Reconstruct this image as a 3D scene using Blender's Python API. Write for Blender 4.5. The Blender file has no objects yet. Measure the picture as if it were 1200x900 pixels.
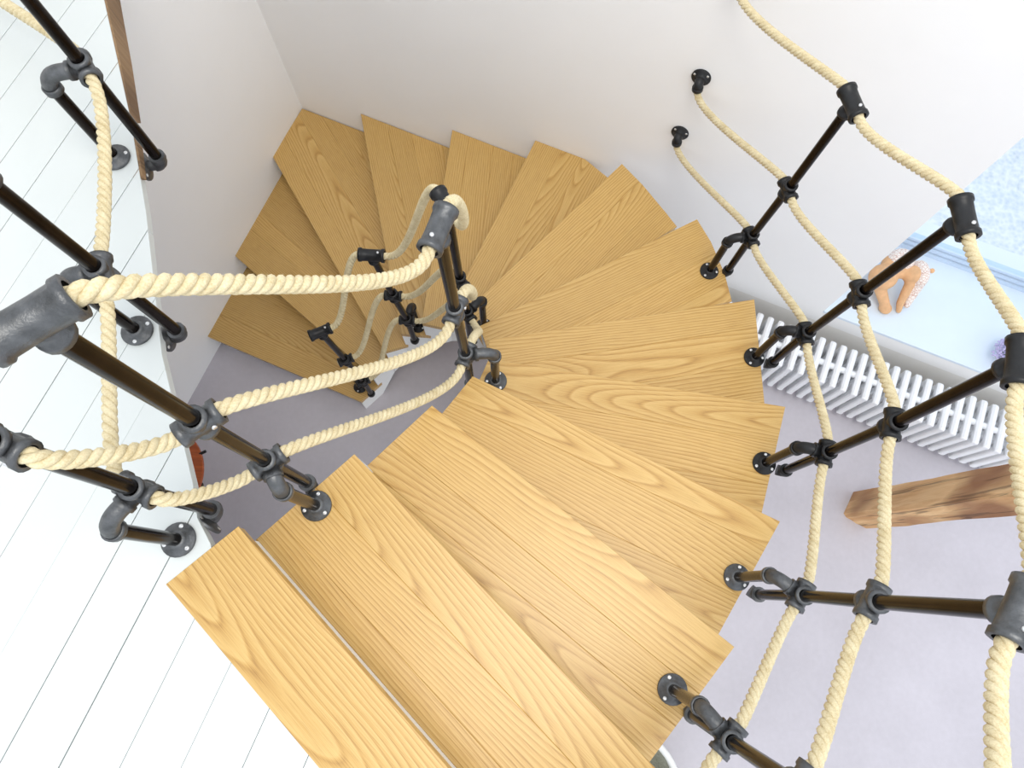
import bpy, bmesh, math, random
from mathutils import Vector, Matrix
random.seed(7)
scene = bpy.context.scene
COL = scene.collection
ZF = 2.66            # height of the landing above the ground floor
RISE = 0.19

# ------------------------------------------------------------------ camera
cam_d = bpy.data.cameras.new('camera'); cam = bpy.data.objects.new('camera', cam_d); COL.objects.link(cam)
cam_d.sensor_fit = 'HORIZONTAL'; cam_d.sensor_width = 36.0; cam_d.lens = 786.58/1200*36.0
cam_d.clip_start = 0.02
cam.matrix_world = Matrix(((0.999549, -0.030025, 0, 0), (0.028724, 0.956232, -0.291196, 0),
                           (0.008743, 0.291065, 0.956663, 1.7429+ZF), (0, 0, 0, 1)))
scene.camera = cam

# ------------------------------------------------------------------ light
world = bpy.data.worlds.new('world'); scene.world = world; world.use_nodes = True
bgn = world.node_tree.nodes['Background']
bgn.inputs[0].default_value = (0.86, 0.92, 1.0, 1); bgn.inputs[1].default_value = 1.32
def area(name, loc, target, size, power, colr):
    l = bpy.data.lights.new(name, 'AREA'); l.shape = 'RECTANGLE'; l.size, l.size_y = size
    l.energy = power; l.color = colr
    o = bpy.data.objects.new(name, l); COL.objects.link(o); o.location = loc
    o.rotation_euler = (Vector(target)-Vector(loc)).to_track_quat('-Z', 'Y').to_euler()
    return o
area('skylight', (0.6, -0.4, ZF+5.2), (0.3, 0.9, 0.5), (2.6, 2.0), 150, (1.0, 0.95, 0.86))
scene.view_settings.view_transform = 'Standard'; scene.view_settings.look = 'None'
scene.view_settings.gamma = 1.0; scene.view_settings.use_curve_mapping = False
scene.view_settings.exposure = 0.08

# ------------------------------------------------------------------ materials
def srgb(r, g, b):
    f = lambda c: c/12.92 if c <= 0.04045 else ((c+0.055)/1.055)**2.4
    return (f(r/255), f(g/255), f(b/255), 1)
class N:
    def __init__(s, name):
        s.m = bpy.data.materials.new(name); s.m.use_nodes = True
        s.t = s.m.node_tree; s.b = s.t.nodes['Principled BSDF']; s.out = s.t.nodes['Material Output']
    def n(s, kind, **kw):
        nd = s.t.nodes.new('ShaderNode'+kind)
        for k, v in kw.items(): setattr(nd, k, v)
        return nd
    def l(s, a, b): s.t.links.new(a, b)
    def ramp(s, fac, stops):
        r = s.n('ValToRGB'); e = r.color_ramp.elements
        while len(e) < len(stops): e.new(0.5)
        for i, (p, c) in enumerate(stops): e[i].position = p; e[i].color = c
        s.l(fac, r.inputs[0]); return r.outputs[0]
    def noise(s, vec, scale, detail=4, rough=0.5, dist=0):
        n = s.n('TexNoise'); n.inputs['Scale'].default_value = scale; n.inputs['Detail'].default_value = detail
        n.inputs['Roughness'].default_value = rough; n.inputs['Distortion'].default_value = dist
        if vec is not None: s.l(vec, n.inputs['Vector'])
        return n.outputs['Fac']
    def math(s, op, a, b=None, c=None):
        n = s.n('Math', operation=op)
        for i, v in enumerate((a, b, c)):
            if v is None: continue
            if isinstance(v, (int, float)): n.inputs[i].default_value = v
            else: s.l(v, n.inputs[i])
        return n.outputs[0]
    def mapping(s, vec, scale=(1, 1, 1), loc=(0, 0, 0)):
        n = s.n('Mapping'); n.inputs['Scale'].default_value = scale; n.inputs['Location'].default_value = loc
        s.l(vec, n.inputs['Vector']); return n.outputs[0]
    def obj(s): return s.n('TexCoord').outputs['Object']
    def mix(s, fac, a, b, mode='MIX'):
        n = s.n('Mix', data_type='RGBA', blend_type=mode)
        for sock, v in ((n.inputs[0], fac), (n.inputs[6], a), (n.inputs[7], b)):
            if isinstance(v, (int, float, tuple)): sock.default_value = v
            else: s.l(v, sock)
        return n.outputs[2]
    def bump(s, h, strength=0.3, dist=0.002):
        n = s.n('Bump'); n.inputs['Strength'].default_value = strength; n.inputs['Distance'].default_value = dist
        s.l(h, n.inputs['Height']); s.l(n.outputs[0], s.b.inputs['Normal'])
    def set(s, **kw):
        for k, v in kw.items():
            i = s.b.inputs[k.replace('_', ' ')]
            if hasattr(v, 'links'): s.l(v, i)
            else: i.default_value = v
        return s.m

def oak(name, light, mid, dark):
    s = N(name); co = s.obj(); info = s.n('ObjectInfo').outputs['Random']
    sep = s.n('SeparateXYZ'); s.l(co, sep.inputs[0]); X, Y, Z = sep.outputs
    r2 = s.math('FRACT', s.math('MULTIPLY', info, 17.31)); r3 = s.math('FRACT', s.math('MULTIPLY', info, 57.77))
    shift = s.n('CombineXYZ'); s.l(s.math('MULTIPLY', info, 40), shift.inputs[0]); s.l(s.math('MULTIPLY', r2, 40), shift.inputs[1])
    vadd = s.n('VectorMath', operation='ADD'); s.l(co, vadd.inputs[0]); s.l(shift.outputs[0], vadd.inputs[1])
    low = s.noise(s.mapping(vadd.outputs[0], (0.7, 2.2, 1)), 1.0, 2, 0.5)
    low2 = s.noise(s.mapping(vadd.outputs[0], (2.2, 9.0, 1)), 1.0, 2, 0.5)
    # growth rings around a pith that runs at a small angle under the board: cathedral figure
    yy = s.math('ADD', Y, s.math('MULTIPLY', s.math('SUBTRACT', r2, 0.5), 0.42))
    yy = s.math('ADD', yy, s.math('MULTIPLY', s.math('SUBTRACT', low2, 0.5), 0.03))
    sgn = s.math('SUBTRACT', s.math('MULTIPLY', s.math('GREATER_THAN', r3, 0.5), 2), 1)
    zz = s.math('ADD', s.math('MULTIPLY', s.math('MULTIPLY', X, 0.07), sgn), 0.075)
    zz = s.math('ADD', zz, s.math('MULTIPLY', s.math('SUBTRACT', low, 0.5), 0.16))
    rad = s.math('SQRT', s.math('ADD', s.math('MULTIPLY', yy, yy), s.math('MULTIPLY', zz, zz)))
    ring = s.math('FRACT', s.math('MULTIPLY', rad, 88))
    ringc = s.ramp(ring, [(0.0, (0.35, 0.35, 0.35, 1)), (0.08, (0.12, 0.12, 0.12, 1)), (0.30, (0.55, 0.55, 0.55, 1)), (0.9, (1, 1, 1, 1)), (1.0, (0.35, 0.35, 0.35, 1))])
    fib = s.noise(s.mapping(vadd.outputs[0], (6, 420, 420)), 1.0, 3, 0.6)
    fib = s.math('ADD', s.math('MULTIPLY', s.math('SUBTRACT', fib, 0.5), 2.0), 0.5)
    pore = s.ramp(s.noise(s.mapping(vadd.outputs[0], (14, 700, 700)), 1.0, 2, 0.5), [(0.36, (0, 0, 0, 1)), (0.47, (1, 1, 1, 1))])
    mixf = s.math('ADD', s.math('MULTIPLY', ringc, 0.55), s.math('MULTIPLY', fib, 0.45))
    c = s.ramp(mixf, [(0.08, dark), (0.40, mid), (0.80, light)])
    c = s.mix(s.math('MULTIPLY', s.math('SUBTRACT', 1.0, pore), 0.28), c, dark)
    tone = s.math('ADD', 0.95, s.math('MULTIPLY', r3, 0.1))
    tc = s.n('CombineColor'); [s.l(tone, tc.inputs[i]) for i in range(3)]
    c = s.mix(1.0, c, tc.outputs[0], 'MULTIPLY')
    s.bump(s.math('ADD', ringc, fib), 0.12, 0.001)
    return s.set(Base_Color=c, Roughness=0.36, Coat_Weight=0.12, Coat_Roughness=0.25)
M = {}
M['oak'] = oak('oak', srgb(209, 173, 107), srgb(191, 150, 82), srgb(146, 104, 49))
def plain(name, colr, rough, var=0.03, scale=6, bump=0.0, bscale=60, metal=0.0, spec=0.5):
    s = N(name); co = s.obj(); nz = s.noise(co, scale, 5, 0.6)
    a = tuple(c*(1-var) for c in colr[:3])+(1,); b = tuple(min(1, c*(1+var)) for c in colr[:3])+(1,)
    if bump: s.bump(s.noise(co, bscale, 4, 0.6), bump, 0.003)
    return s.set(Base_Color=s.ramp(nz, [(0.3, a), (0.7, b)]), Roughness=rough, Metallic=metal, Specular_IOR_Level=spec)
M['wall'] = plain('white_plaster', srgb(248, 247, 246), 0.9, 0.015, 1.5, 0.1, 9)
M['lower_wall'] = plain('grey_plaster', srgb(234, 231, 225), 0.9, 0.03, 4, 0.1, 20)
M['white'] = plain('white_paint', srgb(243, 243, 240), 0.5, 0.02, 4, 0.08, 40)
M['whiteboard'] = plain('white_floor_paint', srgb(209, 213, 211), 0.42, 0.02, 3, 0.12, 25)
M['sill'] = plain('white_paint_sky_tinted', srgb(222, 233, 244), 0.4, 0.02, 4)  # white sill; the blue sky's reflection is mixed into its base colour
M['gap'] = plain('dark_gap', srgb(60, 56, 52), 0.9)
M['enamel'] = plain('radiator_enamel', srgb(246, 247, 249), 0.3, 0.01)
M['pipe'] = plain('black_iron_pipe', (0.017, 0.012, 0.010, 1), 0.2, 0.35, 25, 0.05, 120, 0.85)
M['iron'] = plain('grey_cast_iron', (0.115, 0.118, 0.122, 1), 0.42, 0.3, 40, 0.45, 130, 0.7)
M['black'] = plain('black_cast_iron', (0.022, 0.022, 0.023, 1), 0.42, 0.2, 30, 0.2, 160, 0.5)
M['zinc'] = plain('zinc_screw', (0.72, 0.72, 0.72, 1), 0.35, 0.05, 20, 0, 60, 0.8)
M['terracotta'] = plain('terracotta', srgb(226, 178, 132), 0.8, 0.12, 22, 0.3, 60)
M['purple'] = plain('lilac_petals', srgb(206, 198, 238), 0.7, 0.25, 120)
M['leaf'] = plain('green_leaf', srgb(96, 130, 80), 0.6, 0.2, 30)
M['grey_woven'] = plain('grey_speckled_lining', srgb(165, 165, 150), 0.9, 0.35, 90, 0.4, 120)
M['frame'] = plain('white_frame_sky_tinted', srgb(206, 222, 240), 0.4, 0.02)  # white window frame with the sky's blue reflection put into the colour
M['rubber'] = plain('dark_gasket', srgb(60, 72, 90), 0.6)

def concrete():
    s = N('mauve_grey_screed'); co = s.obj()
    a = s.noise(co, 1.1, 5, 0.6); b = s.noise(co, 30, 4, 0.6)
    c = s.ramp(s.math('ADD', s.math('MULTIPLY', a, 0.75), s.math('MULTIPLY', b, 0.25)), [(0.3, srgb(188, 183, 189)), (0.7, srgb(207, 202, 209))])
    s.bump(b, 0.1, 0.002)
    return s.set(Base_Color=c, Roughness=0.6)
M['concrete'] = concrete()
def ropemat():
    s = N('cream_manila_fibre'); co = s.obj()
    f = s.noise(co, 300, 3, 0.7); g = s.noise(co, 35, 2, 0.5)
    c = s.ramp(s.math('ADD', s.math('MULTIPLY', f, 0.6), s.math('MULTIPLY', g, 0.4)), [(0.3, srgb(190, 170, 126)), (0.62, srgb(229, 216, 181))])
    s.bump(f, 0.5, 0.002)
    return s.set(Base_Color=c, Roughness=0.95, Specular_IOR_Level=0.15)
M['rope'] = ropemat()
def timber(name, a, b, d):
    s = N(name); co = s.obj()
    f = s.noise(s.mapping(co, (16, 16, 1.6)), 1.0, 5, 0.65, 1.2); g = s.noise(s.mapping(co, (2.2, 2.2, 1.1)), 1.0, 3, 0.5)
    k = s.ramp(s.noise(s.mapping(co, (26, 26, 0.9)), 1.0, 3, 0.6, 0.6), [(0.36, (0, 0, 0, 1)), (0.42, (1, 1, 1, 1))])
    c = s.ramp(f, [(0.3, a), (0.66, b)])
    c = s.mix(s.ramp(g, [(0.34, (1, 1, 1, 1)), (0.48, (0, 0, 0, 1))]), c, d)
    c = s.mix(s.math('MULTIPLY', s.math('SUBTRACT', 1.0, k), 0.55), c, srgb(66, 44, 30))
    s.bump(f, 0.6, 0.012)
    return s.set(Base_Color=c, Roughness=0.75)
M['timber'] = timber('old_oak_timber', srgb(206, 152, 98), srgb(240, 200, 148), srgb(158, 112, 78))
M['beam'] = timber('brown_beam_timber', srgb(118, 90, 62), srgb(156, 126, 92), srgb(104, 78, 54))
def mahogany():
    s = N('orange_varnished_wood'); f = s.noise(s.mapping(s.obj(), (4, 60, 4)), 1.0, 4, 0.6)
    return s.set(Base_Color=s.ramp(f, [(0.3, srgb(150, 66, 24)), (0.7, srgb(196, 98, 42))]), Roughness=0.3)
M['mahogany'] = mahogany()
def gravel():
    s = N('pale_frosty_gravel'); v = s.n('TexVoronoi'); v.inputs['Scale'].default_value = 30; s.l(s.obj(), v.inputs['Vector'])
    n = s.noise(s.obj(), 9.0, 8, 0.75)
    c = s.ramp(s.math('ADD', s.math('MULTIPLY', v.outputs['Distance'], 0.3), s.math('MULTIPLY', n, 0.85)), [(0.30, srgb(196, 206, 214)), (0.46, srgb(222, 226, 230)), (0.7, srgb(250, 248, 246))])
    return s.set(Base_Color=c, Roughness=0.9)
M['gravel'] = gravel()
def netted():
    s = N('white_netted_blanket'); v = s.n('TexVoronoi', feature='DISTANCE_TO_EDGE'); v.inputs['Scale'].default_value = 60; s.l(s.obj(), v.inputs['Vector'])
    return s.set(Base_Color=s.ramp(v.outputs[0], [(0.02, srgb(206, 158, 140)), (0.08, srgb(244, 234, 226))]), Roughness=0.8)
M['netted'] = netted()
def pane():
    s = N('window_glass'); g = s.n('BsdfGlossy'); g.inputs['Roughness'].default_value = 0.02
    t = s.n('BsdfTransparent'); t.inputs[0].default_value = (0.93, 0.97, 1, 1); mx = s.n('MixShader'); mx.inputs[0].default_value = 0.06
    s.l(t.outputs[0], mx.inputs[1]); s.l(g.outputs[0], mx.inputs[2]); s.l(mx.outputs[0], s.out.inputs[0])
    return s.m
M['glass'] = pane()

# ------------------------------------------------------------------ mesh helpers
class MB:
    def __init__(s): s.v = []; s.f = []; s.sm = []
    def add(s, vs, fs, smooth=False):
        o = len(s.v); s.v += [tuple(v) for v in vs]
        for f in fs: s.f.append(tuple(i+o for i in f)); s.sm.append(smooth)
    def box(s, lo, hi):
        x0, y0, z0 = lo; x1, y1, z1 = hi
        s.add([(x0,y0,z0),(x1,y0,z0),(x1,y1,z0),(x0,y1,z0),(x0,y0,z1),(x1,y0,z1),(x1,y1,z1),(x0,y1,z1)],
              [(3,2,1,0),(4,5,6,7),(0,1,5,4),(1,2,6,5),(2,3,7,6),(3,0,4,7)])
    def prism(s, poly, z0, z1, ch=0.0):
        """vertical prism of a counter-clockwise polygon; ch chamfers the upper rim"""
        n = len(poly); vs = [(x, y, z0) for x, y in poly]; fs = [tuple(reversed(range(n)))]
        if ch:
            vs += [(x, y, z1-ch) for x, y in poly]; ins = inset(poly, ch); vs += [(x, y, z1) for x, y in ins]; lv = 2
        else: vs += [(x, y, z1) for x, y in poly]; lv = 1
        for k in range(lv):
            for i in range(n): j = (i+1) % n; fs.append((k*n+i, k*n+j, (k+1)*n+j, (k+1)*n+i))
        fs.append(tuple(range(lv*n, lv*n+n))); s.add(vs, fs)
    def lathe(s, origin, axis, prof, seg=16, cap=True):
        """prof: list of (t along the axis, radius)"""
        a = Vector(axis).normalized(); u = a.orthogonal().normalized(); w = a.cross(u); o = Vector(origin)
        vs = []; fs = []
        for t, r in prof:
            for i in range(seg):
                q = 2*math.pi*i/seg; vs.append(o+a*t+(u*math.cos(q)+w*math.sin(q))*r)
        for k in range(len(prof)-1):
            for i in range(seg): j = (i+1) % seg; fs.append((k*seg+i, k*seg+j, (k+1)*seg+j, (k+1)*seg+i))
        s.add(vs, fs, True)
        if cap:
            n = len(prof); s.add(vs[:seg], [tuple(reversed(range(seg)))]); s.add(vs[(n-1)*seg:], [tuple(range(seg))])
    def cyl(s, a, b, r, seg=16):
        a = Vector(a); b = Vector(b); s.lathe(a, b-a, [(0, r), ((b-a).length, r)], seg)
    def tube(s, pts, rad, seg=12, cap=True):
        pts = [Vector(p) for p in pts]; n = len(pts); vs = []; fs = []
        if not hasattr(rad, '__len__'): rad = [rad]*n
        t = (pts[1]-pts[0]).normalized(); u = t.orthogonal().normalized()
        for i in range(n):
            t = (pts[min(i+1, n-1)]-pts[max(i-1, 0)]).normalized(); u = (u-t*u.dot(t)).normalized(); w = t.cross(u)
            for k in range(seg): q = 2*math.pi*k/seg; vs.append(pts[i]+(u*math.cos(q)+w*math.sin(q))*rad[i])
        for i in range(n-1):
            for k in range(seg): j = (k+1) % seg; fs.append((i*seg+k, i*seg+j, (i+1)*seg+j, (i+1)*seg+k))
        s.add(vs, fs, True)
        if cap: s.add(vs[:seg], [tuple(reversed(range(seg)))]); s.add(vs[-seg:], [tuple(range(seg))])
    def build(s, name, mat, parent=None, loc=None, rz=0.0):
        """vertices are given in world space; the object's origin goes to loc with rotation rz"""
        me = bpy.data.meshes.new(name)
        if loc is not None or rz:
            inv = (Matrix.Translation(Vector(loc)) @ Matrix.Rotation(rz, 4, 'Z')).inverted()
            me.from_pydata([tuple(inv @ Vector(v)) for v in s.v], [], s.f)
        else: me.from_pydata(s.v, [], s.f)
        me.polygons.foreach_set('use_smooth', s.sm); me.materials.append(M[mat] if isinstance(mat, str) else mat); me.update()
        o = bpy.data.objects.new(name, me); COL.objects.link(o)
        mw = Matrix.Identity(4)
        if loc is not None or rz: mw = Matrix.Translation(Vector(loc)) @ Matrix.Rotation(rz, 4, 'Z')
        if parent is not None:
            o.parent = parent; o.matrix_basis = WORLD[parent.name].inverted() @ mw
        else: o.matrix_basis = mw
        WORLD[o.name] = mw
        return o
WORLD = {}
def inset(poly, d):
    n = len(poly); out = []
    for i in range(n):
        p, c, q = Vector(poly[i-1]), Vector(poly[i]), Vector(poly[(i+1) % n])
        a = (c-p).normalized(); b = (q-c).normalized(); na = Vector((-a.y, a.x)); nb = Vector((-b.y, b.x))
        k = na+nb; m = k/max(0.3, k.dot(na)) if k.length > 1e-6 else na
        out.append(tuple(c+m*d))
    return out
def clip(poly, n, c):
    """the part of poly with n.p >= c"""
    out = []; m = len(poly)
    for i in range(m):
        p, q = poly[i], poly[(i+1) % m]; dp = n[0]*p[0]+n[1]*p[1]-c; dq = n[0]*q[0]+n[1]*q[1]-c
        if dp >= 0: out.append(p)
        if (dp > 0 and dq < 0) or (dp < 0 and dq > 0):
            t = dp/(dp-dq); out.append((p[0]+(q[0]-p[0])*t, p[1]+(q[1]-p[1])*t))
    res = []
    for p in out:
        if not res or math.dist(p, res[-1]) > 1e-4: res.append(p)
    if len(res) > 1 and math.dist(res[0], res[-1]) < 1e-4: res.pop()
    return res
def ccw(poly):
    a = sum(poly[i-1][0]*poly[i][1]-poly[i][0]*poly[i-1][1] for i in range(len(poly)))
    return poly if a > 0 else poly[::-1]
def parea(poly): return abs(sum(poly[i-1][0]*poly[i][1]-poly[i][0]*poly[i-1][1] for i in range(len(poly))))/2
def tag(o, label, cat, group=None):
    o['label'] = label; o['category'] = cat
    if group: o['group'] = group
    return o
def empty(name, loc, label=None, cat=None, group=None):
    o = bpy.data.objects.new(name, None); COL.objects.link(o); o.location = loc; o.empty_display_size = 0.1
    WORLD[o.name] = Matrix.Translation(Vector(loc))
    if label: tag(o, label, cat, group)
    return o
def struct(o): o['kind'] = 'structure'; return o

# ------------------------------------------------------------------ room shell
W0 = Vector((-1.485, 3.087)); WD = Vector((0.92789, -0.37285)); WN = Vector((0.37285, 0.92789))   # back wall: corner, direction, outward
LD = Vector((-0.340, -0.9404)).normalized(); LN = Vector((-0.9404, 0.340))                        # left wall
def wp(s, n, z): p = W0+WD*s+WN*n; return (p.x, p.y, z)
def lp(s, n, z): p = W0+LD*s+LN*n; return (p.x, p.y, z)
def slab(mb, fn, s0, s1, n0, n1, z0, z1):
    mb.add([fn(s0,n0,z0), fn(s1,n0,z0), fn(s1,n1,z0), fn(s0,n1,z0), fn(s0,n0,z1), fn(s1,n0,z1), fn(s1,n1,z1), fn(s0,n1,z1)],
           [(3,2,1,0),(4,5,6,7),(0,1,5,4),(1,2,6,5),(2,3,7,6),(3,0,4,7)])
ZTOP = ZF+1.35; SILL = ZF-2.115; HEAD = ZF-0.05; NS0, NS1, ND = 3.685, 5.75, 0.70
fl = MB(); fl.prism(ccw([lp(-0.6,0.6,0)[:2], lp(7,0.6,0)[:2], (4.5,-5.2), wp(8.5,0.0,0)[:2], wp(8.5,0.9,0)[:2]]), -0.12, 0.0)
struct(fl.build('floor', 'concrete'))
m = MB(); slab(m, lp, -0.6, 6.5, 0, 0.35, 0, ZTOP); struct(m.build('wall_left', 'wall'))
LOWER_WALL_TOP = ZF-2.262
m = MB()
slab(m, wp, 0, NS0, 0, 0.9, LOWER_WALL_TOP, ZTOP); slab(m, wp, NS1, 8.5, 0, 0.9, LOWER_WALL_TOP, ZTOP)
slab(m, wp, NS0, NS1, 0, 0.9, HEAD, ZTOP); slab(m, wp, NS0, NS1, 0, 0.9, LOWER_WALL_TOP, SILL-0.02)
struct(m.build('wall_back', 'wall'))
m = MB(); slab(m, wp, 0, 8.5, 0, 0.9, 0, LOWER_WALL_TOP); struct(m.build('wall_back_lower', 'lower_wall'))  # lower part of the back wall, slightly greyer than the wall above
m = MB(); slab(m, wp, NS0+0.001, NS1-0.001, -0.004, ND-0.07, SILL-0.02, SILL); sillo = struct(m.build('trim_1', 'sill')); sillo['label'] = 'deep white painted window sill'
# window at the back of the niche: frame, mullion, gaskets and panes
WB = ND-0.07
wf = MB(); slab(wf, wp, NS0, NS1, WB, ND+0.02, SILL-0.02, SILL+0.03); slab(wf, wp, NS0, NS1, WB+0.012, ND+0.01, SILL+0.036, SILL+0.062); slab(wf, wp, NS0, NS1, WB+0.024, ND, SILL+0.068, SILL+0.09)
slab(wf, wp, NS0, NS1, WB, ND, HEAD-0.09, HEAD)
slab(wf, wp, NS0, NS0+0.07, WB, ND, SILL+0.03, HEAD-0.09); slab(wf, wp, NS1-0.07, NS1, WB, ND, SILL+0.03, HEAD-0.09)
win = struct(wf.build('window_1', 'frame'))
m = MB(); slab(m, wp, NS0+0.01, NS1-0.01, WB+0.018, ND, SILL+0.03, SILL+0.036); slab(m, wp, NS0+0.01, NS1-0.01, WB+0.030, ND-0.005, SILL+0.062, SILL+0.068); m.build('gasket', 'rubber', win)
for a, b in ((NS0+0.07, NS1-0.07),):
    m = MB(); slab(m, wp, a, b, ND-0.035, ND-0.03, SILL+0.09, HEAD-0.09); m.build('pane', 'glass', win)
m = MB(); slab(m, wp, 0, 14, 0.9, 12, 0.0, 0.12); g = struct(m.build('ground_outside', 'gravel')); g['label'] = 'pale frosty gravel outside the window'

# ------------------------------------------------------------------ landing with painted floorboards
edge = [(-0.740, 0.060), (-0.749, 0.086), (-0.793, 0.150), (-0.818, 0.235), (-0.962, 0.585), (-1.088, 1.025), (-1.200, 1.357), (-1.374, 1.81), (-1.66, 2.57)]
land = edge + [lp(0.56, -0.004, 0)[:2], lp(6.0, -0.004, 0)[:2], (-1.0, -2.6), (0.36, -1.14), (-0.825, -0.012)]
land = ccw(land)
sub = MB(); sub.prism(inset(land, 0.03), ZF-0.098, ZF-0.034)
landing = struct(sub.build('landing_floor', 'gap')); landing['label'] = 'landing floor of white painted boards'
bd = Vector((0.34, 0.9404)); bn = Vector((0.9404, -0.34))       # boards run along bd
offs = [-0.42+0.131*i for i in range(-24, 12)]
for i in range(len(offs)-1):
    w = random.choice((0.0004, 0.0005, 0.0008, 0.0012, 0.0020))
    pl = clip(clip(land, bn, offs[i]+w), -bn, -(offs[i+1]-w*0.4))
    if len(pl) < 3 or parea(pl) < 1e-4: continue
    cuts = [-9, 9]
    r = random.random()
    if r < 0.0: cuts = [-9, random.uniform(-0.6, 1.2), 9]
    for a, b in zip(cuts, cuts[1:]):
        q = clip(clip(pl, bd, a+0.0008), -bd, -(b-0.0008))
        if len(q) < 3 or parea(q) < 1e-4: continue
        c = sum((Vector(p) for p in q), Vector((0, 0)))/len(q)
        mb = MB(); mb.prism(q, ZF-0.034, ZF-0.002+random.uniform(-0.0006, 0.0006), 0.0007)
        mb.build('floorboard', 'whiteboard', landing, (c.x, c.y, ZF), math.atan2(bd.y, bd.x))
m = MB(); m.box((-3.1, -1.55, 0.0), (-0.35, -1.35, ZF-0.099)); struct(m.build('shade_wall_front', 'wall'))  # unseen wall, added below the landing to darken the ground floor there
# brown timber along the edge of the landing
tb = MB(); vs = []; fs = []
prof = [(-1.66, 2.57, 0.17), (-1.374, 1.81, 0.105), (-1.30, 1.62, 0.085), (-1.205, 1.37, 0.05), (-1.196, 1.345, 0.018), (-1.165, 1.255, 0.028), (-1.125, 1.14, 0.012)]
for x, y, h in prof:
    for dx, z in ((0.006, -0.004), (0.010, -0.004-h), (-0.03, -0.004-h), (-0.03, -0.004)): vs.append((x+dx, y, ZF+z))
for i in range(len(prof)-1):
    for k in range(4): j = (k+1) % 4; fs.append((i*4+k, i*4+j, (i+1)*4+j, (i+1)*4+k))
fs += [(3, 2, 1, 0), tuple(range(len(vs)-4, len(vs)))]
tb.add(vs, fs); o = tb.build('trim_2', 'beam'); struct(o)['label'] = 'tapering brown timber along the landing edge'

# ------------------------------------------------------------------ staircase
# tread k: front edge inner corner FI, outer corner FO, further outer-end points back to the tread above
FI = [(-0.685,0.131), (-0.453,0.361), (-0.260,0.565), (-0.143,0.729), (-0.094,0.864), (-0.104,1.015), (-0.157,1.152), (-0.245,1.298), (-0.355,1.362),
      (-0.508,1.386), (-0.652,1.392), (-0.774,1.347), (-0.873,1.242), (-0.978,1.132)]
FO = [(0.173,-0.678), (0.425,-0.456), (0.682,-0.147), (0.926,0.244), (1.061,0.703), (1.049,1.240), (0.876,1.744), (0.550,2.179), (0.092,2.452),
      (-0.409,2.652), (-1.028,2.900), (-1.633,2.695), (-1.864,2.059), (-2.050,1.555)]
OUT = {6: [(0.937,1.623), (0.992,1.456), (1.017,1.316)], 7: [(0.658,2.053), (0.772,1.894), (0.827,1.813)], 8: [(0.374,2.338), (0.495,2.228)], 11: [(-1.483,3.079)]}
def back(k):
    """hidden rear edge, tucked 3 cm under the tread above"""
    a, b = Vector(FI[k-1]), Vector(FO[k-1]); d = (b-a).normalized(); n = Vector((d.y, -d.x))
    if n.dot(Vector(FI[k])+Vector(FO[k])-a-b) > 0: n = -n
    return a+n*0.03, b+n*0.03
stair = empty('winding_staircase', (0, 1.0, 0), 'winding oak staircase with white risers dropping from the landing to the grey floor', 'staircase')
TH = 0.042
ordn = ['top', 'first', 'second', 'third', 'fourth', 'fifth', 'sixth', 'seventh', 'eighth', 'ninth', 'tenth', 'eleventh', 'twelfth', 'thirteenth']
POLY = []
for k in range(14):
    zt = ZF-RISE*k
    if k == 0: poly = [FI[0], FO[0], (0.015,-0.811), (-0.843,-0.015)]
    else:
        a, b = back(k); poly = [FI[k], FO[k]]+OUT.get(k, [])+[tuple(b), tuple(a)]
        if k == 8: poly = [FI[k], FO[k], (0.374,2.338), (0.510,2.215), tuple(a)]
        if k in (6, 7): poly = [FI[k], FO[k]]+OUT[k]+[tuple(a)]
        if k == 12: poly = [FI[k], FO[k], (-1.622,2.725), tuple(a)]
        if k == 13: poly = [FI[k], FO[k], (-1.850,2.095), tuple(a)]
        if k == 11: poly = [FI[k], FO[k], (-1.483,3.079), (-1.005,2.888), tuple(a)]
        if k in (9, 10): poly = [FI[k], FO[k], ((0.110,2.440), (-0.390,2.640))[k-9], tuple(a)]
    poly = ccw(poly); POLY.append(poly)
    core = MB(); core.prism(inset(poly, 0.002), zt-TH, zt-0.012)
    tr = core.build('tread' if k else 'landing_nosing', 'oak', stair, (FI[k][0], FI[k][1], zt-TH), math.atan2(FO[k][1]-FI[k][1], FO[k][0]-FI[k][0]))
    # solid staves glued side by side, running with the front edge
    d = (Vector(FO[k])-Vector(FI[k])).normalized(); n = Vector((-d.y, d.x))
    if n.dot(sum((Vector(p) for p in poly), Vector((0, 0)))/len(poly)-Vector(FI[k])) < 0: n = -n
    depth = max(n.dot(Vector(p)-Vector(FI[k])) for p in poly)
    cuts = [-0.01]
    rnd = random.Random(40+k)
    while cuts[-1] < depth-0.12 and k: cuts.append(cuts[-1]+rnd.uniform(0.11, 0.22))
    if depth-cuts[-1] < 0.07 and len(cuts) > 1: cuts.pop()
    cuts.append(depth+0.01); base = n.dot(Vector(FI[k]))
    for a, b in zip(cuts, cuts[1:]):
        q = clip(clip(poly, n, base+a+0.0001), -n, -(base+b-0.0001))
        if len(q) < 3 or parea(q) < 2e-4: continue
        c = Vector(FI[k])+d*0.55+n*((a+b)/2)
        mb = MB(); mb.prism(q, zt-0.0118, zt, 0.0012); mb.build('stave', 'oak', tr, (c.x, c.y, zt), math.atan2(d.y, d.x))
    # white riser below the front edge, set back
    if k < 14:
        f0 = Vector(FI[k])+d*0.01; f1 = Vector(FO[k])-d*0.03
        rp = [f0+n*0.026, f1+n*0.026, f1+n*0.044, f0+n*0.044]
        mb = MB(); mb.prism(ccw([tuple(v) for v in rp]), zt-RISE+0.0005, zt-TH-0.0005); mb.build('riser', 'white', stair)
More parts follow.
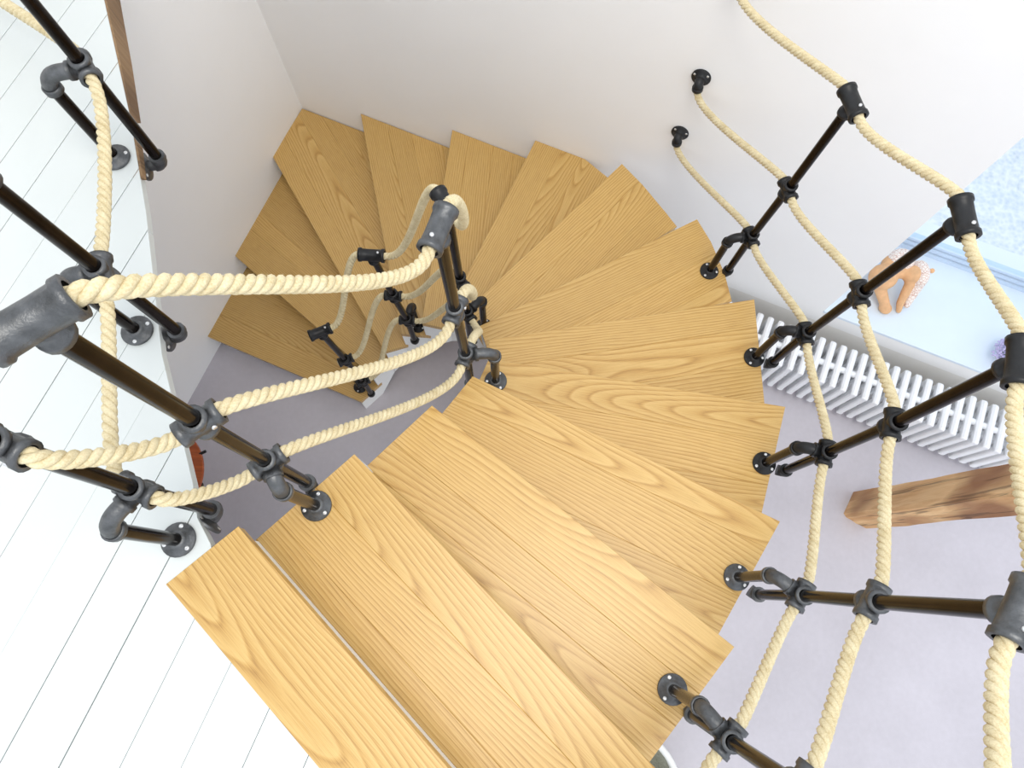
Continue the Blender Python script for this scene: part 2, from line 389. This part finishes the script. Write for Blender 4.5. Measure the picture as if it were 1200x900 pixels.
# white inner string: saw-toothed above, smooth below
def string(pts, zs, n_in, name, slope=0.0):
    for i in range(len(pts)-1):
        a, b = Vector(pts[i]), Vector(pts[i+1]); d = (b-a).normalized(); n = Vector((-d.y, d.x))*n_in
        mb = MB(); z = zs[i]-TH-0.001
        lo0, lo1 = max(0.0, zs[i]-0.21), max(0.0, zs[i]-0.21-RISE)
        vs = []
        for off in (0.004, 0.03):
            for p, zl, zu in ((a, lo0, z-slope*0.15), (b, lo1, z-slope)): q = p+n*off; vs += [(q.x, q.y, zl-slope*0.5), (q.x, q.y, zu)]
        mb.add(vs, [(0,1,3,2), (4,6,7,5), (0,4,5,1), (2,3,7,6), (1,5,7,3), (0,2,6,4)])
        mb.build(name, 'white', stair)
string(FI[0:14], [ZF-RISE*(k+1) for k in range(13)], -1, 'inner_string')
outer = [FO[0], FO[1], FO[2], FO[3], FO[4], FO[5], FO[6]]
string([tuple(Vector(p)+(Vector((-0.2, 0.9))-Vector(p)).normalized()*0.16) for p in outer], [ZF-RISE*(k+1) for k in range(6)], 1, 'outer_string', RISE)

# ------------------------------------------------------------------ pipe balusters
PR = 0.0165
def fitting(mb, c, ax, half, r, lip=0.0035):
    c = Vector(c); a = Vector(ax).normalized()
    mb.lathe(c-a*half, a, [(0, r*0.8), (0, r+lip), (0.012, r+lip), (0.015, r), (half*0.75, r*0.97), (half, r*0.97), (half*1.25, r*0.97), (2*half-0.015, r), (2*half-0.012, r+lip), (2*half, r+lip), (2*half, r*0.8)], 18, False)
def flange(parent, c, nrm, fit, up=0.022):
    c = Vector(c); nrm = Vector(nrm).normalized()
    mb = MB(); mb.lathe(c, nrm, [(0, 0.043), (0.006, 0.044), (0.009, 0.042), (0.011, 0.027), (up, 0.0245), (up+0.002, 0.018)], 24)
    o = mb.build('flange', fit, parent)
    u = nrm.orthogonal().normalized(); w = nrm.cross(u); ph = random.random()*6
    for i in range(3):
        q = ph+2*math.pi*i/3; s = c+(u*math.cos(q)+w*math.sin(q))*0.0335
        m2 = MB(); m2.lathe(s+nrm*0.008, nrm, [(0, 0.0062), (0.0028, 0.0058), (0.004, 0.003), (0.0028, 0.0015)], 10); m2.build('screw', 'zinc', o)
    return o
def bend(a, d0, d1, rad, n=8):
    """quarter bend from point a leaving along d0 and turning into d1"""
    a = Vector(a); d0 = Vector(d0).normalized(); d1 = Vector(d1).normalized(); c = a+d1*rad
    return [c-d1*rad*math.cos(q)+d0*rad*math.sin(q) for q in [math.pi/2*i/n for i in range(n+1)]]
def baluster(pos, fxy, k, H, tdir, fit, label, wall_side=False):
    """pos: xy of the low, middle and top joints; fxy: xy of the foot flange"""
    z0 = ZF-RISE*k; J = [Vector((p[0], p[1], z0+h)) for p, h in zip(pos, H)]; T = Vector((tdir[0], tdir[1], 0)).normalized()
    F = Vector((fxy[0], fxy[1], z0)); up = Vector((0, 0, 1))
    t = empty('pipe_baluster', (J[0].x, J[0].y, z0), label, 'baluster', 'pipe balusters of the stair rail')
    B = Vector((J[0].x, J[0].y, z0-(0.062 if wall_side else 0.022))); arm = Vector((F.x-J[0].x, F.y-J[0].y, 0)); al = arm.length; arm.normalize()
    # pipes
    for a, b in ((B+up*0.03, J[0]), (J[0], J[1]), (J[1], J[2])):
        mb = MB(); mb.cyl(a, b, PR, 20); mb.build('pipe', 'pipe', t)
    # lower elbow into the side of the tread
    mb = MB(); mb.tube([B+up*0.045, B+up*0.028]+bend(B+up*0.026, -up, arm, 0.022), [0.0225, 0.0225]+[0.021]*9, 14); mb.lathe(B+up*0.03, up, [(0, 0.0245), (0.014, 0.0245)], 18)
    mb.build('side_elbow', fit, t)
    # crosses and tee
    for i, j in enumerate(J[:2]):
        mb = MB(); fitting(mb, j, T, 0.042, 0.0235); fitting(mb, j, up, 0.034, 0.0225)
        if i == 0: mb.lathe(j, arm, [(0, 0.021), (0.030, 0.021), (0.030, 0.0245), (0.042, 0.0245)], 16)
        cr = mb.build('cross_joint', fit, t)
        if i == 1:
            m2 = MB(); sd = T.cross(up); m2.lathe(j+sd*0.020+T*0.018, sd, [(0, 0.005), (0.006, 0.005), (0.006, 0.002)], 8); m2.build('set_screw', 'zinc', cr)
    mb = MB(); fitting(mb, J[2], T, 0.055, 0.0265); mb.lathe(J[2]-up*0.050, up, [(0, 0.021), (0, 0.0250), (0.012, 0.0250), (0.014, 0.0215), (0.045, 0.022)], 18)
    tee = mb.build('tee_joint', fit, t)
    m2 = MB(); m2.lathe(J[2]+up*0.024-T*0.03, up, [(0, 0.005), (0.006, 0.005), (0.006, 0.002)], 8); m2.build('set_screw', 'zinc', tee)
    # side arm: elbow, drop pipe, foot flange
    rad = 0.046; s0 = J[0]+arm*0.03
    if al-0.03 < rad: rad = max(0.02, al-0.03)
    pts = [s0]+([s0+arm*(al-0.03-rad)] if al-0.03-rad > 0.004 else [])
    bp = bend(pts[-1], arm, -up, rad); path = pts[:-1]+bp
    mb = MB(); mb.tube(path, 0.0200, 16); e = path[-1]; mb.lathe(e+up*0.008, -up, [(0, 0.0205), (0, 0.0245), (0.018, 0.0245), (0.018, 0.018)], 18, False)
    mb.build('arm_elbow', fit, t)
    mb = MB(); mb.cyl((e.x, e.y, e.z), (F.x, F.y, z0+0.012), PR, 18); mb.build('drop_pipe', 'pipe', t)
    flange(t, (F.x, F.y, z0), up, fit)
    if wall_side: # flange on the face of the landing edge
        dist = 0.022
        for (x0, y0), (x1, y1) in zip(edge, edge[1:]):
            ex, ey = x1-x0, y1-y0; det = arm.x*(-ey)+arm.y*ex
            if abs(det) < 1e-6: continue
            rx, ry = x0-B.x, y0-B.y; tt = (rx*(-ey)+ry*ex)/det; uu = (arm.x*ry-arm.y*rx)/det
            if 0 <= uu <= 1 and tt > 0: dist = tt
        q = B+arm*(dist+0.006); flange(t, (q.x, q.y, B.z+0.004), -arm, fit, 0.015)
        mb = MB(); mb.cyl((B.x+arm.x*0.02, B.y+arm.y*0.02, B.z+0.004), q+up*0.004, PR, 14); mb.build('nipple', fit, t)
    return [tuple(v) for v in J]
Hs = (0.341, 0.729, 1.196)
left_posts = [   # from the landing wall down to the foot of the stairs
 ('P4', [(-1.103,1.228), (-1.108,1.228), (-1.112,1.228)], (-1.210,1.203), 0, Hs, 'iron'),
 ('P3', [(-0.945,0.664), (-0.943,0.664), (-0.940,0.663)], (-1.039,0.651), 0, Hs, 'iron'),
 ('P2', [(-0.768,0.173), (-0.770,0.186), (-0.772,0.192)], (-0.828,0.093), 0, Hs, 'iron'),
 ('P1', [(-0.575,0.271), (-0.571,0.274), (-0.566,0.284)], (-0.545,0.208), 1, Hs, 'iron'),
 ('I1', [(-0.160,0.755), (-0.168,0.752), (-0.172,0.746)], (-0.064,0.770), 4, Hs, 'iron'),
 ('I2', [(-0.205,1.144), (-0.215,1.142), (-0.222,1.141)], (-0.146,1.222), 7, (0.353, 0.691, 1.227), 'black'),
 ('I3', [(-0.568,1.350), (-0.588,1.340), (-0.609,1.329)], (-0.556,1.445), 10, (0.315, 0.649, 1.083), 'black'),
 ('I4', [(-0.912,1.184), (-0.922,1.180), (-0.938,1.165)], (-0.990,1.232), 13, (0.278, 0.695, 1.158), 'black')]
right_posts = [
 ('Q', [(0.268,-0.620)]*3, (0.205,-0.548), 1, Hs, 'iron'),
 ('A', [(0.544,-0.331), (0.550,-0.334), (0.556,-0.338)], (0.492,-0.267), 2, Hs, 'iron'),
 ('B', [(0.829,0.004), (0.827,-0.005), (0.816,-0.012)], (0.764,0.057), 3, Hs, 'iron'),
 ('C', [(1.034,0.452), (1.040,0.457), (1.049,0.477)], (0.959,0.478), 4, Hs, 'black'),
 ('D', [(1.099,0.946), (1.105,0.933), (1.135,0.933)], (1.026,0.969), 5, Hs, 'black'),
 ('E', [(1.004,1.466), (1.010,1.456), (1.020,1.456)], (0.918,1.465), 6, (0.325, 0.70, 1.17), 'black')]
LBL = {'P4': 'dark pipe baluster on the white landing floor beside the brown edge timber',
 'P3': 'dark pipe baluster midway along the white landing edge, between two other landing balusters',
 'P2': 'grey pipe baluster on the white landing floor beside the oak landing nosing',
 'P1': 'grey jointed pipe baluster at the inner end of the first step below the landing',
 'I1': 'grey jointed bronze pipe baluster at the inner end of the fourth step',
 'I2': 'black pipe baluster on the inner side of the seventh step, close behind a grey one',
 'I3': 'black pipe baluster at the inner end of the tenth step, in the stairwell',
 'I4': 'black pipe baluster at the inner end of the lowest step above the grey floor',
 'Q': 'pipe baluster at the outer end of the first step below the landing',
 'A': 'bronze pipe baluster at the outer end of the second step, above the white rimmed basket',
 'B': 'bronze pipe baluster at the outer end of the third step below the landing',
 'C': 'dark pipe baluster at the outer end of the fourth step, crossing the radiator',
 'D': 'dark pipe baluster at the outer end of the fifth step, crossing the terracotta figurine',
 'E': 'black pipe baluster at the outer end of the sixth step, against the white wall'}
def hdir(a, b): v = Vector((b[0]-a[0], b[1]-a[1])); return v.normalized()
def run(posts, before, after):
    xy = [p[1][0] for p in posts]; J = []; D = []
    for i, (nm, pos, fxy, k, H, fit) in enumerate(posts):
        d = Vector((0, 0))
        a = xy[i-1] if i else before; b = xy[i+1] if i+1 < len(xy) else after
        if a: d += hdir(a, xy[i])
        if b: d += hdir(xy[i], b)
        d.normalize(); D.append(d)
        J.append(baluster(pos, fxy, k, H, d, fit, LBL[nm], wall_side=nm in ('P2', 'P3', 'P4')))
    return J, D
LEFT_END = lp(1.30, 0, 0)[:2]; RIGHT_END = wp(2.453, 0, 0)[:2]
JL, DL = run(left_posts, LEFT_END, None)
JR, DR = run(right_posts, None, RIGHT_END)

# flanged elbows on the walls where the ropes end
def wall_eye(pt, nrm, z, out, label, fit='black'):
    """nrm points into the room; returns rope start and its direction"""
    p = Vector((pt[0], pt[1], z)); nv = Vector((nrm[0], nrm[1], 0)).normalized()
    t = empty('wall_rope_end', p, label, 'wall fitting', 'rope ends on the wall')
    flange(t, p, nv, fit)
    s = p+nv*0.018; o = Vector(out).normalized(); o = (o-nv*o.dot(nv)).normalized()
    mb = MB(); path = [s]+bend(s+nv*0.002, nv, o, 0.022); mb.tube(path, 0.0205, 16); e = path[-1]
    mb.lathe(e-o*0.004, o, [(0, 0.0205), (0, 0.0245), (0.016, 0.0245), (0.016, 0.018)], 18, False); mb.build('elbow', fit, t)
    return e+o*0.01, o
eyesR = []
for z, lb in ((ZF-1.052, 'black flanged rope end on the white wall, lowest of three'), (ZF-0.677, 'black flanged rope end on the white wall, middle of three'), (ZF-0.13, 'black flanged rope end on the white wall, topmost of three')):
    eyesR.append(wall_eye(RIGHT_END, -WN, z, (0.12, -0.1, -1), lb))
eyesL = []
for z, lb in ((ZF+0.36, 'flanged rope end on the left wall above the landing, lowest'), (ZF+0.75, 'flanged rope end on the left wall above the landing, middle'), (ZF+1.2, 'flanged rope end on the left wall above the landing, topmost')):
    eyesL.append(wall_eye(LEFT_END, -LN, z, (0.1, -0.3, -1), lb, 'iron'))

# ------------------------------------------------------------------ ropes
RR = 0.0162
def bez(a, b, c, d, n):
    return [a*(1-t)**3+b*3*t*(1-t)**2+c*3*t*t*(1-t)+d*t**3 for t in [i/n for i in range(n)]]
def span(P, tp, Q, tq, sag, k0=0.14, k1=0.14):
    L = (Q-P).length; n = max(6, int(L/0.02)); pts = bez(P, P+tp*L*k0, Q-tq*L*k1, Q, n)
    return [p-Vector((0, 0, sag*4*(i/n)*(1-i/n)*L)) for i, p in enumerate(pts)]
def resample(pts, step):
    out = [pts[0]]; acc = 0.0
    for a, b in zip(pts, pts[1:]):
        L = (b-a).length
        if L < 1e-7: continue
        pos = step-acc
        while pos <= L: out.append(a+(b-a)*(pos/L)); pos += step
        acc = L-(pos-step)
    return out
def rope(path, label, r=RR, pitch=0.062):
    pts = resample(path, pitch/13)
    # soften corners
    for _ in range(3): pts = [pts[0]]+[(pts[i-1]+pts[i]*2+pts[i+1])/4 for i in range(1, len(pts)-1)]+[pts[-1]]
    t = empty('rail_rope', pts[0], label, 'rope', 'ropes of the stair rail')
    n = len(pts); T = [(pts[min(i+1, n-1)]-pts[max(i-1, 0)]).normalized() for i in range(n)]
    u = T[0].orthogonal().normalized(); U = []
    for i in range(n): u = (u-T[i]*u.dot(T[i])).normalized(); U.append(u.copy())
    s = [0.0]
    for a, b in zip(pts, pts[1:]): s.append(s[-1]+(b-a).length)
    a = r*0.49; c = r*0.51
    for k in range(3):
        cl = []
        for i in range(n):
            q = -2*math.pi*s[i]/pitch+2*math.pi*k/3; w = T[i].cross(U[i]); cl.append(pts[i]+(U[i]*math.cos(q)+w*math.sin(q))*c)
        mb = MB(); mb.tube(cl, a, 9); mb.build('strand', 'rope', t)
    # loose fibres standing off the rope
    fb = MB(); rnd = random.Random(len(pts))
    for _ in range(int(s[-1]*420)):
        i = rnd.randrange(1, n-1); q = rnd.random()*6.283; w = T[i].cross(U[i]); e = U[i]*math.cos(q)+w*math.sin(q)
        b = pts[i]+e*r*0.86; tp = b+e*rnd.uniform(0.002, 0.007)+T[i]*rnd.uniform(-0.012, 0.012); sd = T[i].cross(e)*0.00022+T[i]*0.00012
        fb.add([b-sd, b+sd, tp], [(0, 1, 2)])
    o = fb.build('loose_fibres', 'rope', t); o['kind'] = 'stuff'
    return t
names3 = ('low', 'middle', 'top')
SAGL = {  # per span: sag as a share of the span, for low, middle, top rope
 0: (0.05, 0.05, 0.05), 1: (0.05, 0.05, 0.05), 2: (0.05, 0.05, 0.05), 3: (0.05, 0.05, 0.05), 4: (0.05, 0.05, 0.05), 5: (0.02, 0.02, 0.02), 6: (0.04, 0.04, 0.04), 7: (0.04, 0.04, 0.04)}
def build_ropes(J, D, start, end, sags, labels):
    for lv in range(3):
        path = []; prev = None
        if start: e, o = start[lv]; prev = (e, o)
        for i in range(len(J)):
            c = Vector(J[i][lv]); d = Vector((D[i].x, D[i].y, 0)); h = 0.045 if lv < 2 else 0.058
            if prev is not None: path += span(prev[0], prev[1], c-d*h, d, sags.get(i, (0.04,)*3)[lv])
            path += [c-d*h+d*(2*h*q/4) for q in range(4)]
            prev = (c+d*h, d)
        if end: e, o = end[lv]; path += span(prev[0], prev[1], e, -o, sags.get(len(J), (0.04,)*3)[lv]); path.append(e)
        else: path.append(prev[0])
        rope(path, labels[lv])
build_ropes(JL, DL, eyesL, None, SAGL, ('cream twisted rope, lowest of three strung along landing and stairwell', 'cream twisted rope, middle of three strung along landing and stairwell', 'cream twisted handrail rope, topmost along landing and stairwell'))
SAGR = {}
build_ropes(JR, DR, None, eyesR, SAGR, ('cream twisted rope, lowest of three along the outer side of the stairs', 'cream twisted rope, middle of three along the outer side of the stairs', 'cream twisted handrail rope, topmost along the outer side of the stairs'))

# ------------------------------------------------------------------ radiator
rad = empty('column_radiator', wp(4.1, -0.26, 0), 'long white column radiator of many sections below the window sill', 'radiator')
RZ0, RZ1 = 0.075, ZF-2.215
pitch = 0.0688; s = 3.01
def section_mesh(s):
    mb = MB()
    # four columns front to back, joined by a rounded top and bottom bar; long flat top spine
    for nn in (-0.385, -0.302, -0.219, -0.136):
        hw, hn = 0.019, 0.023
        for z0, z1 in ((RZ0+0.02, RZ1-0.03),): 
            vs = []
            for z in (z0, z1):
                for a, b in ((-hw, -hn+0.008), (-hw+0.006, -hn), (hw-0.006, -hn), (hw, -hn+0.008), (hw, hn-0.008), (hw-0.006, hn), (-hw+0.006, hn), (-hw, hn-0.008)): vs.append(wp(s+a, nn+b, z))
            mb.add(vs, [(i, (i+1) % 8, 8+(i+1) % 8, 8+i) for i in range(8)], False)
    for zc, hz in ((RZ1-0.025, 0.025), (RZ0+0.03, 0.03)):
        vs = []; n0, n1 = -0.407, -0.114; hw = 0.019
        ring = [(-hw, -hz*0.6), (-hw, hz*0.55), (-hw*0.45, hz), (hw*0.45, hz), (hw, hz*0.55), (hw, -hz*0.6), (hw*0.45, -hz), (-hw*0.45, -hz)]
        for nn, f in ((n0, 0.6), (n0+0.012, 1), (n1-0.012, 1), (n1, 0.6)):
            for a, b in ring: vs.append(wp(s+a*(0.8+0.2*f), nn, zc+b*f))
        fs = [tuple(range(8)), tuple(reversed(range(24, 32)))]
        for k in range(3):
            for i in range(8): j = (i+1) % 8; fs.append((k*8+i, (k+1)*8+i, (k+1)*8+j, k*8+j))
        mb.add(vs, fs)
    return mb
i = 0
first = None
while s < 5.3:
    if first is None:
        first = section_mesh(s).build('radiator_section', 'enamel', rad, wp(s, -0.26, 0))
    else:
        c = first.copy(); COL.objects.link(c); p = Vector(wp(s, -0.26, 0))-Vector(wp(4.1, -0.26, 0)); c.location = p
    s += pitch
for nn, zz in ((-0.26, RZ1-0.045), (-0.26, RZ0+0.045)):
    mb = MB(); mb.cyl(wp(2.99, nn, zz), wp(5.3, nn, zz), 0.021, 16); mb.build('header_pipe', 'enamel', rad)
for ss in (3.2, 5.1):
    mb = MB(); mb.box((-0.012, -0.10, 0), (0.012, 0.10, RZ0+0.02)); a = math.atan2(WD.y, WD.x); p = Vector(wp(ss+0.0344, -0.26, 0))
    mb.v = [tuple(Matrix.Translation(p) @ Matrix.Rotation(a, 4, 'Z') @ Vector(v)) for v in mb.v]; mb.build('foot', 'enamel', rad)

# ------------------------------------------------------------------ timber post
tp = MB(); rnd = random.Random(3); ringn = 18; levels = 22; vs = []; fs = []
base = [(2.262, 0.672), (2.172, 0.510), (2.318, 0.430), (2.43, 0.575)]
top = [(2.02, 0.53), (1.985, 0.335), (2.12, 0.24), (2.17, 0.46)]
mid = [(2.24, 0.603), (2.155, 0.455), (2.255, 0.372), (2.36, 0.52)]
for L in range(levels):
    t = L/(levels-1); z = t*2.6
    if t < 0.55: k = t/0.55; cor = [Vector(a).lerp(Vector(b), k) for a, b in zip(base, mid)]
    else: k = (t-0.55)/0.45; cor = [Vector(a).lerp(Vector(b), k) for a, b in zip(mid, top)]
    cen = sum(cor, Vector((0, 0)))/4
    for i in range(ringn):
        u = i/ringn*4; e = int(u); p = cor[e].lerp(cor[(e+1) % 4], u-e); p = cen+(p-cen)*(0.97+0.06*rnd.random()-0.04*abs(math.sin(7*t+e)))
        zz = z if 0 < L < levels-1 else z+(0.0 if L == 0 else 0)
        vs.append((p.x, p.y, zz))
for L in range(levels-1):
    for i in range(ringn): j = (i+1) % ringn; fs.append((L*ringn+i, L*ringn+j, (L+1)*ringn+j, (L+1)*ringn+i))
fs += [tuple(reversed(range(ringn))), tuple(range((levels-1)*ringn, levels*ringn))]
fs = [tuple(reversed(f)) for f in fs]
tp.add(vs, fs, False)
tag(tp.build('timber_post', 'timber', None, (2.3, 0.53, 0)), 'rough old brown timber post standing on the grey floor by the radiator', 'post')

# ------------------------------------------------------------------ figurine on the sill
def blob(parts, vox, name, mat, parent=None, loc=(0, 0, 0)):
    bm = bmesh.new()
    for p in parts:
        if p[0] == 's':
            _, c, r = p; q = bmesh.ops.create_icosphere(bm, subdivisions=3, radius=1.0)
            R3 = r if hasattr(r, '__len__') else (r, r, r)
            for v in q['verts']: v.co = Vector((v.co.x*R3[0], v.co.y*R3[1], v.co.z*R3[2]))+Vector(c)
        else:
            _, a, b, ra, rb = p; a = Vector(a); b = Vector(b)
            for i in range(9):
                t = i/8; r = ra+(rb-ra)*t; q = bmesh.ops.create_icosphere(bm, subdivisions=2, radius=r)
                for v in q['verts']: v.co += a.lerp(b, t)
    me = bpy.data.meshes.new(name); bm.transform(Matrix.Translation(-Vector(loc))); bm.to_mesh(me); bm.free()
    o = bpy.data.objects.new(name, me); COL.objects.link(o)
    rm = o.modifiers.new('remesh', 'REMESH'); rm.mode = 'VOXEL'; rm.voxel_size = vox; rm.use_smooth_shade = True
    sm = o.modifiers.new('smooth', 'SMOOTH'); sm.factor = 0.5; sm.iterations = 4
    me.materials.append(M[mat]); 
    if parent: o.parent = parent; o.location = Vector(loc)-WORLD[parent.name].translation
    else: o.location = loc
    return o
ez = SILL
FB = Vector((2.31, 1.80, 0))
fig = empty('animal_figurine', (2.31, 1.80, ez), 'terracotta elephant figurine with white netted blanket on the window sill', 'figurine')
blob([('s', (2.235, 1.875, ez+0.165), (0.085, 0.08, 0.072)), ('s', (2.315, 1.945, ez+0.17), (0.085, 0.08, 0.075)),
      ('c', (2.225, 1.835, ez+0.13), (2.305, 1.735, ez+0.03), 0.038, 0.030), ('s', (2.306, 1.733, ez+0.022), (0.042, 0.040, 0.024)),
      ('c', (2.25, 1.92, ez+0.12), (2.25, 1.90, ez+0.014), 0.036, 0.032), ('c', (2.36, 1.97, ez+0.12), (2.36, 1.95, ez+0.014), 0.036, 0.032),
      ('s', (2.405, 1.885, ez+0.185), (0.06, 0.055, 0.06)), ('c', (2.40, 1.84, ez+0.15), (2.375, 1.75, ez+0.07), 0.032, 0.024), ('c', (2.375, 1.75, ez+0.07), (2.39, 1.72, ez+0.018), 0.024, 0.017)],
     0.008, 'body', 'terracotta', fig, (2.31, 1.80, ez))
blob([('s', (2.448, 1.895, ez+0.172), (0.052, 0.088, 0.085)), ('c', (2.452, 1.85, ez+0.14), (2.425, 1.745, ez+0.05), 0.046, 0.020)], 0.007, 'ear', 'netted', fig, (2.31, 1.80, ez))
blob([('s', (2.335, 1.970, ez+0.205), (0.080, 0.074, 0.062))], 0.008, 'blanket', 'netted', fig, (2.31, 1.80, ez))
blob([('s', (2.512, 1.905, ez+0.205), 0.016)], 0.004, 'tassel', 'terracotta', fig, (2.31, 1.80, ez))

# ------------------------------------------------------------------ lilac flower on the sill
fc = Vector(wp(4.77, 0.13, SILL)); 
pot = empty('flower_pot', fc, 'small pot of dense lilac flowers on the window sill', 'plant')
mb = MB(); mb.lathe(fc, (0, 0, 1), [(0, 0.038), (0.05, 0.050), (0.055, 0.053), (0.065, 0.053), (0.065, 0.046), (0.055, 0.045)], 24); mb.build('pot', 'white', pot)
mb = MB(); rnd = random.Random(5)
for i in range(900):
    z = rnd.random()*0.14; q = rnd.random()*6.283; r = 0.105*math.sqrt(rnd.uniform(0.2, 1))*(1-0.35*(z/0.14)**2)
    c = fc+Vector((r*math.cos(q), r*math.sin(q), 0.065+z)); e = 0.0075
    nrm = Vector((math.cos(q), math.sin(q), 1.0+rnd.uniform(-.5, .5))).normalized(); u = nrm.orthogonal().normalized(); w = nrm.cross(u)
    mb.add([c+u*e, c+w*e, c-u*e, c-w*e, c+nrm*e*0.7, c-nrm*e*0.7], [(0,1,4),(1,2,4),(2,3,4),(3,0,4),(1,0,5),(2,1,5),(3,2,5),(0,3,5)])
o = mb.build('petals', 'purple', pot); o['kind'] = 'stuff'
mb = MB(); mb.lathe(fc+Vector((0, 0, 0.05)), (0, 0, 1), [(0, 0.044), (0.05, 0.05), (0.10, 0.03)], 16); mb.build('stems', 'leaf', pot)

# ------------------------------------------------------------------ orange side table under the landing
tc = Vector((-2.03, 0.575, 0)); tz = 0.50
tab = empty('side_table', tc, 'orange varnished wooden oval side table with black pegs under the landing', 'table')
mb = MB(); ring = [(tc.x+0.245*math.cos(q), tc.y+0.275*math.sin(q)) for q in [2*math.pi*i/48 for i in range(48)]]
mb.prism(ring, tz-0.022, tz, 0.004); mb.build('top', 'mahogany', tab)
for q in (0.50, 0.92, 2.6, 3.0, 4.6, 5.0):
    mb = MB(); a = tc+Vector((0.235*math.cos(q), 0.265*math.sin(q), tz-0.008)); b = tc+Vector((0.275*math.cos(q), 0.305*math.sin(q), tz-0.008))
    mb.cyl(a, b, 0.009, 10); mb.build('peg', 'black', tab)
mb = MB(); mb.lathe(tc, (0, 0, 1), [(0, 0.04), (0.015, 0.035), (0.03, 0.025), (tz-0.06, 0.022), (tz-0.023, 0.08)], 20); mb.build('pedestal', 'black', tab)

# ------------------------------------------------------------------ white rimmed basket below the upper steps
bc = Vector((0.66, -1.02, 0)); bz = 0.34; br = 0.30
bk = empty('round_basket', bc, 'round white rimmed basket with speckled grey lining under the steps', 'basket')
mb = MB(); mb.tube([bc+Vector((br*math.cos(2*math.pi*i/40), br*math.sin(2*math.pi*i/40), bz)) for i in range(41)], 0.018, 10, False); mb.build('rim', 'white', bk)
mb = MB(); mb.lathe(bc+Vector((0, 0, 0.0)), (0, 0, 1), [(0, 0.20), (0.15, 0.26), (bz, br), (bz-0.01, br-0.01), (0.15, 0.25), (0.03, 0.19), (0.03, 0.01)], 36); mb.build('shell', 'grey_woven', bk)
mb = MB(); mb.tube([bc+Vector((br*0.98*math.cos(q), br*0.98*math.sin(q), bz+0.01-0.05*(1-abs(k)))) for k, q in ((-1, 0.75), (-0.3, 0.60), (0.3, 0.25), (1, -0.35))], 0.009, 8); mb.build('handle', 'white', bk)
